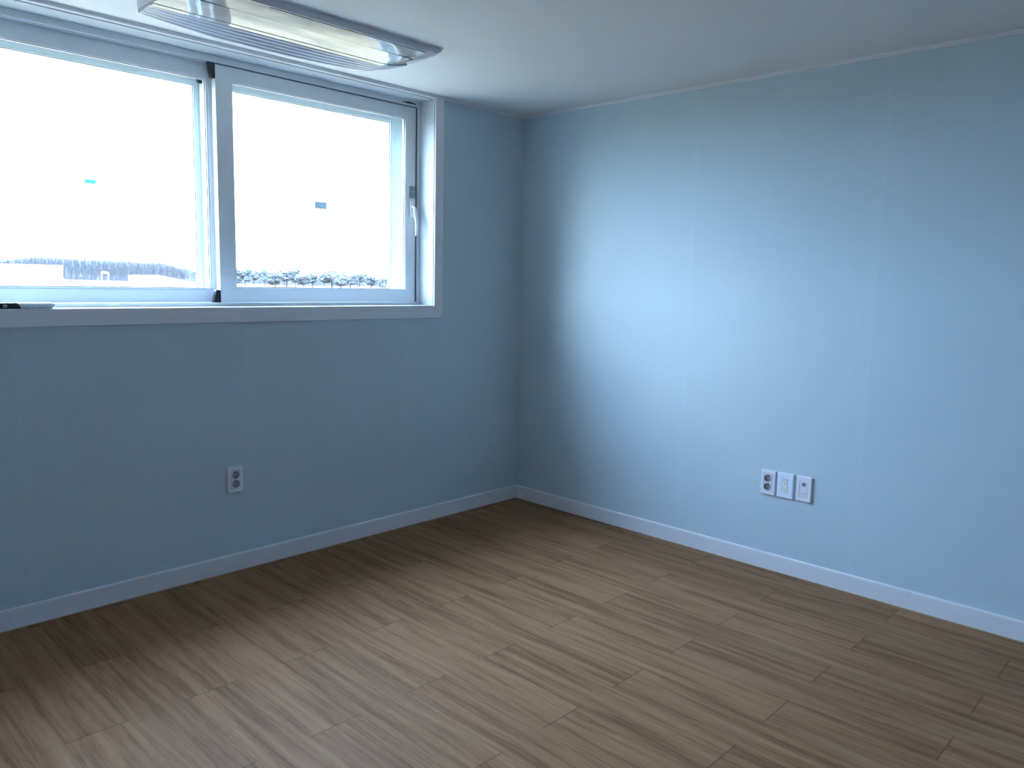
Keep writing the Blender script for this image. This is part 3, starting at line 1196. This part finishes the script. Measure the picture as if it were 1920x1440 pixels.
# wooded hillside behind the single trees
def hill_mat():
    t = NT('wooded_hillside')
    P = t.pos()
    s = t.sep(P)
    n1 = t.noise(t.comb(t.math('MULTIPLY', s[0], 1.1), t.math('MULTIPLY', s[1], 1.1), t.math('MULTIPLY', s[2], .35)), 1.0, 5, .65)
    c = t.ramp(n1, [(.33, (.026, .025, .026)), (.5, (.042, .040, .042)), (.66, (.078, .072, .070))])
    t.bsdf(c, .95, spec=.05)
    return t.m


HILLM = hill_mat()


def hill(name, azs, els, d, label, base_drop=4.0):
    q = random.Random(5)
    f = MB()
    n = 260
    fr, tp, bk = [], [], []
    for i in range(n + 1):
        az = azs[0] + (azs[-1] - azs[0]) * i / n
        for (a0, e0), (a1, e1) in zip(zip(azs, els), zip(azs[1:], els[1:])):
            if a0 <= az <= a1:
                el = e0 + (e1 - e0) * (az - a0) / (a1 - a0)
                break
        zt = CAM.z + d * math.tan(math.radians(el)) + q.uniform(-.35, .2)
        zg = gz + ridge(d - 5, az) - base_drop
        fr.append([f.bm.verts.new(az_pt(az, d - 9 + 9 * k / 5 + q.uniform(-.4, .4), zg + (zt - zg) * math.sin(k / 5 * math.pi / 2))) for k in range(6)])
        bk.append(f.bm.verts.new(az_pt(az, d + 45, zg - 2)))
    for i in range(n):
        for k in range(5):
            f.bm.faces.new((fr[i][k], fr[i + 1][k], fr[i + 1][k + 1], fr[i][k + 1]))
        f.bm.faces.new((fr[i][5], fr[i + 1][5], bk[i + 1], bk[i]))
    o = f.build(name, HILLM)
    tag(o, label, 'hill', kind='structure')
    return o


hill('hillside', [9, 13.07, 14.2, 14.9, 17.6, 21.97, 23.0, 24.25, 25.4], [.6, .62, .74, .86, .78, .70, .46, .24, -.1], 345, 'bare wooded hillside far behind the white roofs')
hill('scrub_slope', [25.6, 26.5, 27.2, 28.2, 29.5, 31, 31.8, 33, 35, 37, 41], [.0, .30, .14, .16, .20, .06, -.06, .06, .0, -.16, -.3], 262, 'low hazy scrub slope behind the pines')

# bare wood on the ridge, left window half
protos = [bare_tree_mesh(i) for i in range(4)]
gname = 'bare winter trees on the distant ridge'
lab = 'bare grey winter tree in the dense wood behind the white roofs'
q = random.Random(11)
first = set()


def top_el(az):
    P = [(10, .80), (13.07, .72), (13.9, .80), (14.2, .86), (14.9, 1.0), (16, .95), (17.6, .90), (20, .86), (21.97, .82), (23.0, .60), (24.25, .40), (25.2, .34), (26.5, .30)]
    for (a0, e0), (a1, e1) in zip(P, P[1:]):
        if a0 <= az <= a1:
            return e0 + (e1 - e0) * (az - a0) / (a1 - a0)
    return .5


rows_ = [(326, .38), (312, .39), (298, .41), (284, .43)]
for ri_, (d, stp) in enumerate(rows_):
    az = 11.2 + ri_ * .1
    while az < 25.4:
        k = q.randrange(4)
        pr_ = protos[k]
        if k not in first:
            o = pr_
            first.add(k)
        else:
            o = pr_.copy(); COL.objects.link(o)
        dd = d + q.uniform(-4, 4)
        zb = gz + ridge(dd - 5, az)
        want = CAM.z + dd * math.tan(math.radians(top_el(az) - q.uniform(0, .16) - .03 * ri_))
        o.location = az_pt(az, dd, zb)
        hs = (want - zb) / 7.0
        o.scale = (.74, .74, hs)
        o.rotation_euler = (0, 0, q.uniform(0, 6.28))
        tag(o, lab, 'tree', gname)
        az += stp * q.uniform(.88, 1.12)

# pines, right window half: (azimuth, top elevation, width m, distance)
G2 = 'hazy pines behind the right-hand pane'
pines = [(26.55, .56, 3.4, 215), (27.25, .50, 2.6, 222), (27.9, .30, 2.6, 214), (28.55, .50, 1.5, 226), (29.3, .28, 3.0, 214), (30.0, .34, 3.4, 220), (29.85, .52, 3.6, 232),
         (30.6, .62, 2.4, 225), (31.2, .20, 2.4, 214), (31.8, .34, 2.5, 221), (32.5, .24, 1.9, 230), (33.1, .46, 3.6, 218), (33.75, .36, 3.2, 228), (34.35, .24, 2.8, 222),
         (35.0, .30, 3.2, 230), (35.8, .24, 3.0, 219), (36.5, .10, 2.4, 226), (37.2, .12, 3.2, 221), (38.1, .05, 2.8, 228), (39.1, .0, 3.0, 220), (40.2, -.02, 3.0, 228)]
PM = [pine_mesh(21, 5.5, 3.6, .35), pine_mesh(22, 5.5, 3.2, .30), pine_mesh(23, 5.5, 3.8, .42)]
used = set()
PN = {3: 'small umbrella-topped pine standing clear of its neighbours, right pane',
      6: 'broad round-topped pine, third crown from the left in the right pane'}
for i, (az, el, w, d) in enumerate(pines):
    d = (210, 226, 242, 218)[i % 4] + (i % 3)
    k = i % 3
    base = PM[k]
    if k not in used:
        o = base; used.add(k)
    else:
        o = copy_tree(base)
    zb = gz + ridge(d - 5, az)
    want = CAM.z + d * math.tan(math.radians(el))
    hs = (want - zb) / 5.2
    o.location = az_pt(az, d, zb)
    o.scale = (w / 3.5 * 1.38, w / 3.5 * 1.38, hs)
    o.rotation_euler = (0, 0, q.uniform(0, 6.28))
    tag(o, PN.get(i, 'hazy grey-blue pine in the tree line seen through the right pane'), 'tree', G2)

# flat-roofed white building, far left
def face_cam_box(name, az0, az1, d, depth, z0, z1, mat, parent=None):
    a, b_ = az_pt(az0, d, 0), az_pt(az1, d, 0)
    ax = (b_ - a).normalized()
    nrm = Vector((-ax.y, ax.x, 0))
    f = MB()
    c = [a, b_, b_ + nrm * depth, a + nrm * depth]
    lo = [f.bm.verts.new((p.x, p.y, z0)) for p in c]
    hi = [f.bm.verts.new((p.x, p.y, z1)) for p in c]
    for k in range(4):
        f.bm.faces.new((lo[k], lo[(k + 1) % 4], hi[(k + 1) % 4], hi[k]))
    f.bm.faces.new(lo[::-1]); f.bm.faces.new(hi)
    return f, c


root = empty('warehouse', az_pt(14.5, 70, gz))
tag(root, 'plain white flat-roofed building at the left edge of view', 'building')
f, c = face_cam_box('x', 8.5, 16.36, 70, 18, gz, CAM.z + 70 * math.tan(math.radians(.27)), M_WHITEB)
for v in f.bm.verts:
    v.co -= root.location
f.build('wall', M_WHITEB, root)
f, c = face_cam_box('x', 8.45, 16.38, 69.9, 18.2, CAM.z + 70 * math.tan(math.radians(.27)), CAM.z + 70 * math.tan(math.radians(.27)) + .12, M_WHITEB)
for v in f.bm.verts:
    v.co -= root.location
f.build('roof', M_WHITEB, root)

# low building with shallow pitched roof and green fascia
root = empty('gabled_building', az_pt(21.8, 60, gz))
tag(root, 'low white building with shallow roof and pale green eave line', 'building')


def poly_building(azs, els, d, depth, mat, name, parent, zlow):
    pts = [az_pt(a_, d, CAM.z + d * math.tan(math.radians(e_))) for a_, e_ in zip(azs, els)]
    ax = (pts[-1] - pts[0]); ax.z = 0; ax.normalize()
    nrm = Vector((-ax.y, ax.x, 0))
    f = MB()
    fr = [f.bm.verts.new(p) for p in pts] + [f.bm.verts.new((pts[-1].x, pts[-1].y, zlow)), f.bm.verts.new((pts[0].x, pts[0].y, zlow))]
    bk = [f.bm.verts.new(v.co + nrm * depth) for v in fr]
    n = len(fr)
    for k in range(n):
        f.bm.faces.new((fr[k], fr[(k + 1) % n], bk[(k + 1) % n], bk[k]))
    f.bm.faces.new(fr[::-1]); f.bm.faces.new(bk)
    for v in f.bm.verts:
        v.co -= parent.location
    return f.build(name, mat, parent)


poly_building([20.05, 21.6, 23.6, 26.0], [-.16, -.16, -.56, -1.0], 60, 14, M_WHITEB, 'roof', root, gz)
a0 = az_pt(20.06, 59.9, CAM.z + 60 * math.tan(math.radians(-.21)))
a1 = az_pt(23.15, 59.9, CAM.z + 60 * math.tan(math.radians(-.62)))
f = MB().tube([a0, a1], .035, 6)
for v in f.bm.verts:
    v.co -= root.location
f.build('eave_line', M_GREENF, root)['label'] = 'pale green eave line'

# white posts with a small panel on the ridge
root = empty('white_gate_frame', az_pt(18.7, 240, gz + ridge(235, 18.7)))
tag(root, 'small white post frame with a panel in front of the bare wood', 'frame')
zb = root.location.z
for az, el in ((18.53, .02), (18.90, -.02)):
    f = MB().tube([az_pt(az, 240, zb - .5) - root.location, az_pt(az, 240, CAM.z + 240 * math.tan(math.radians(el))) - root.location], .13, 6)
    f.build('post', M_WHITEB, root)
p_ = az_pt(18.55, 240, 0) - root.location
q_ = az_pt(18.90, 240, 0) - root.location
zt = CAM.z + 240 * math.tan(math.radians(.06)) - root.location.z
f = MB()
vv = [f.bm.verts.new(p) for p in ((p_.x, p_.y, zt), (q_.x, q_.y, zt - .15), (q_.x, q_.y, zt - .75), (p_.x, p_.y, zt - .55),
                                   (p_.x, p_.y + .2, zt), (q_.x, q_.y + .2, zt - .15), (q_.x, q_.y + .2, zt - .75), (p_.x, p_.y + .2, zt - .55))]
for fc in ((0, 1, 2, 3), (7, 6, 5, 4), (0, 4, 5, 1), (1, 5, 6, 2), (2, 6, 7, 3), (3, 7, 4, 0)):
    f.bm.faces.new([vv[k] for k in fc])
f.build('panel', M_WHITEB, root)

# small white house among the pines
root = empty('small_house', az_pt(31.25, 190, gz + ridge(185, 31.2)))
tag(root, 'tiny white house below the pines in the right pane', 'house')
zb = root.location.z
f = MB().box(-1.0, 1.0, -1.5, 1.5, -.5, 1.0)
f.build('wall', M_WHITEB, root)
f = MB().prism([(-1.2, 1.0), (1.2, 1.0), (0, 1.45)], 1, -1.7, 1.7)
f.build('roof', M_WHITEB, root)

# low dry shrubs in front of the wood
def shrub(az, d, w, h, label):
    f = MB()
    for k in range(9):
        b = bmesh.new()
        bmesh.ops.create_icosphere(b, subdivisions=2, radius=1)
        ox, s = q.uniform(-w / 2, w / 2), q.uniform(.5, 1) * h
        oy = q.uniform(-.4, .4)
        for v in b.verts:
            nn = 1 + q.uniform(-.25, .25)
            v.co = Vector((v.co.x * s * nn + ox, v.co.y * s * nn + oy, v.co.z * s * .8 * nn + s * .4))
        f.absorb(b)
    o = f.build('dry_shrub', M_SHRUB)
    o.location = az_pt(az, d, gz + ridge(d - 5, az) - .05)
    tag(o, label, 'shrub', 'dry shrubs below the bare wood')


shrub(16.9, 235, 2.6, .55, 'low dry shrub right beside the white flat-roofed building')
shrub(17.65, 238, 2.0, .40, 'low dry shrub between white building and post frame')
shrub(19.35, 236, 1.6, .42, 'low dry shrub just right of the white post frame')
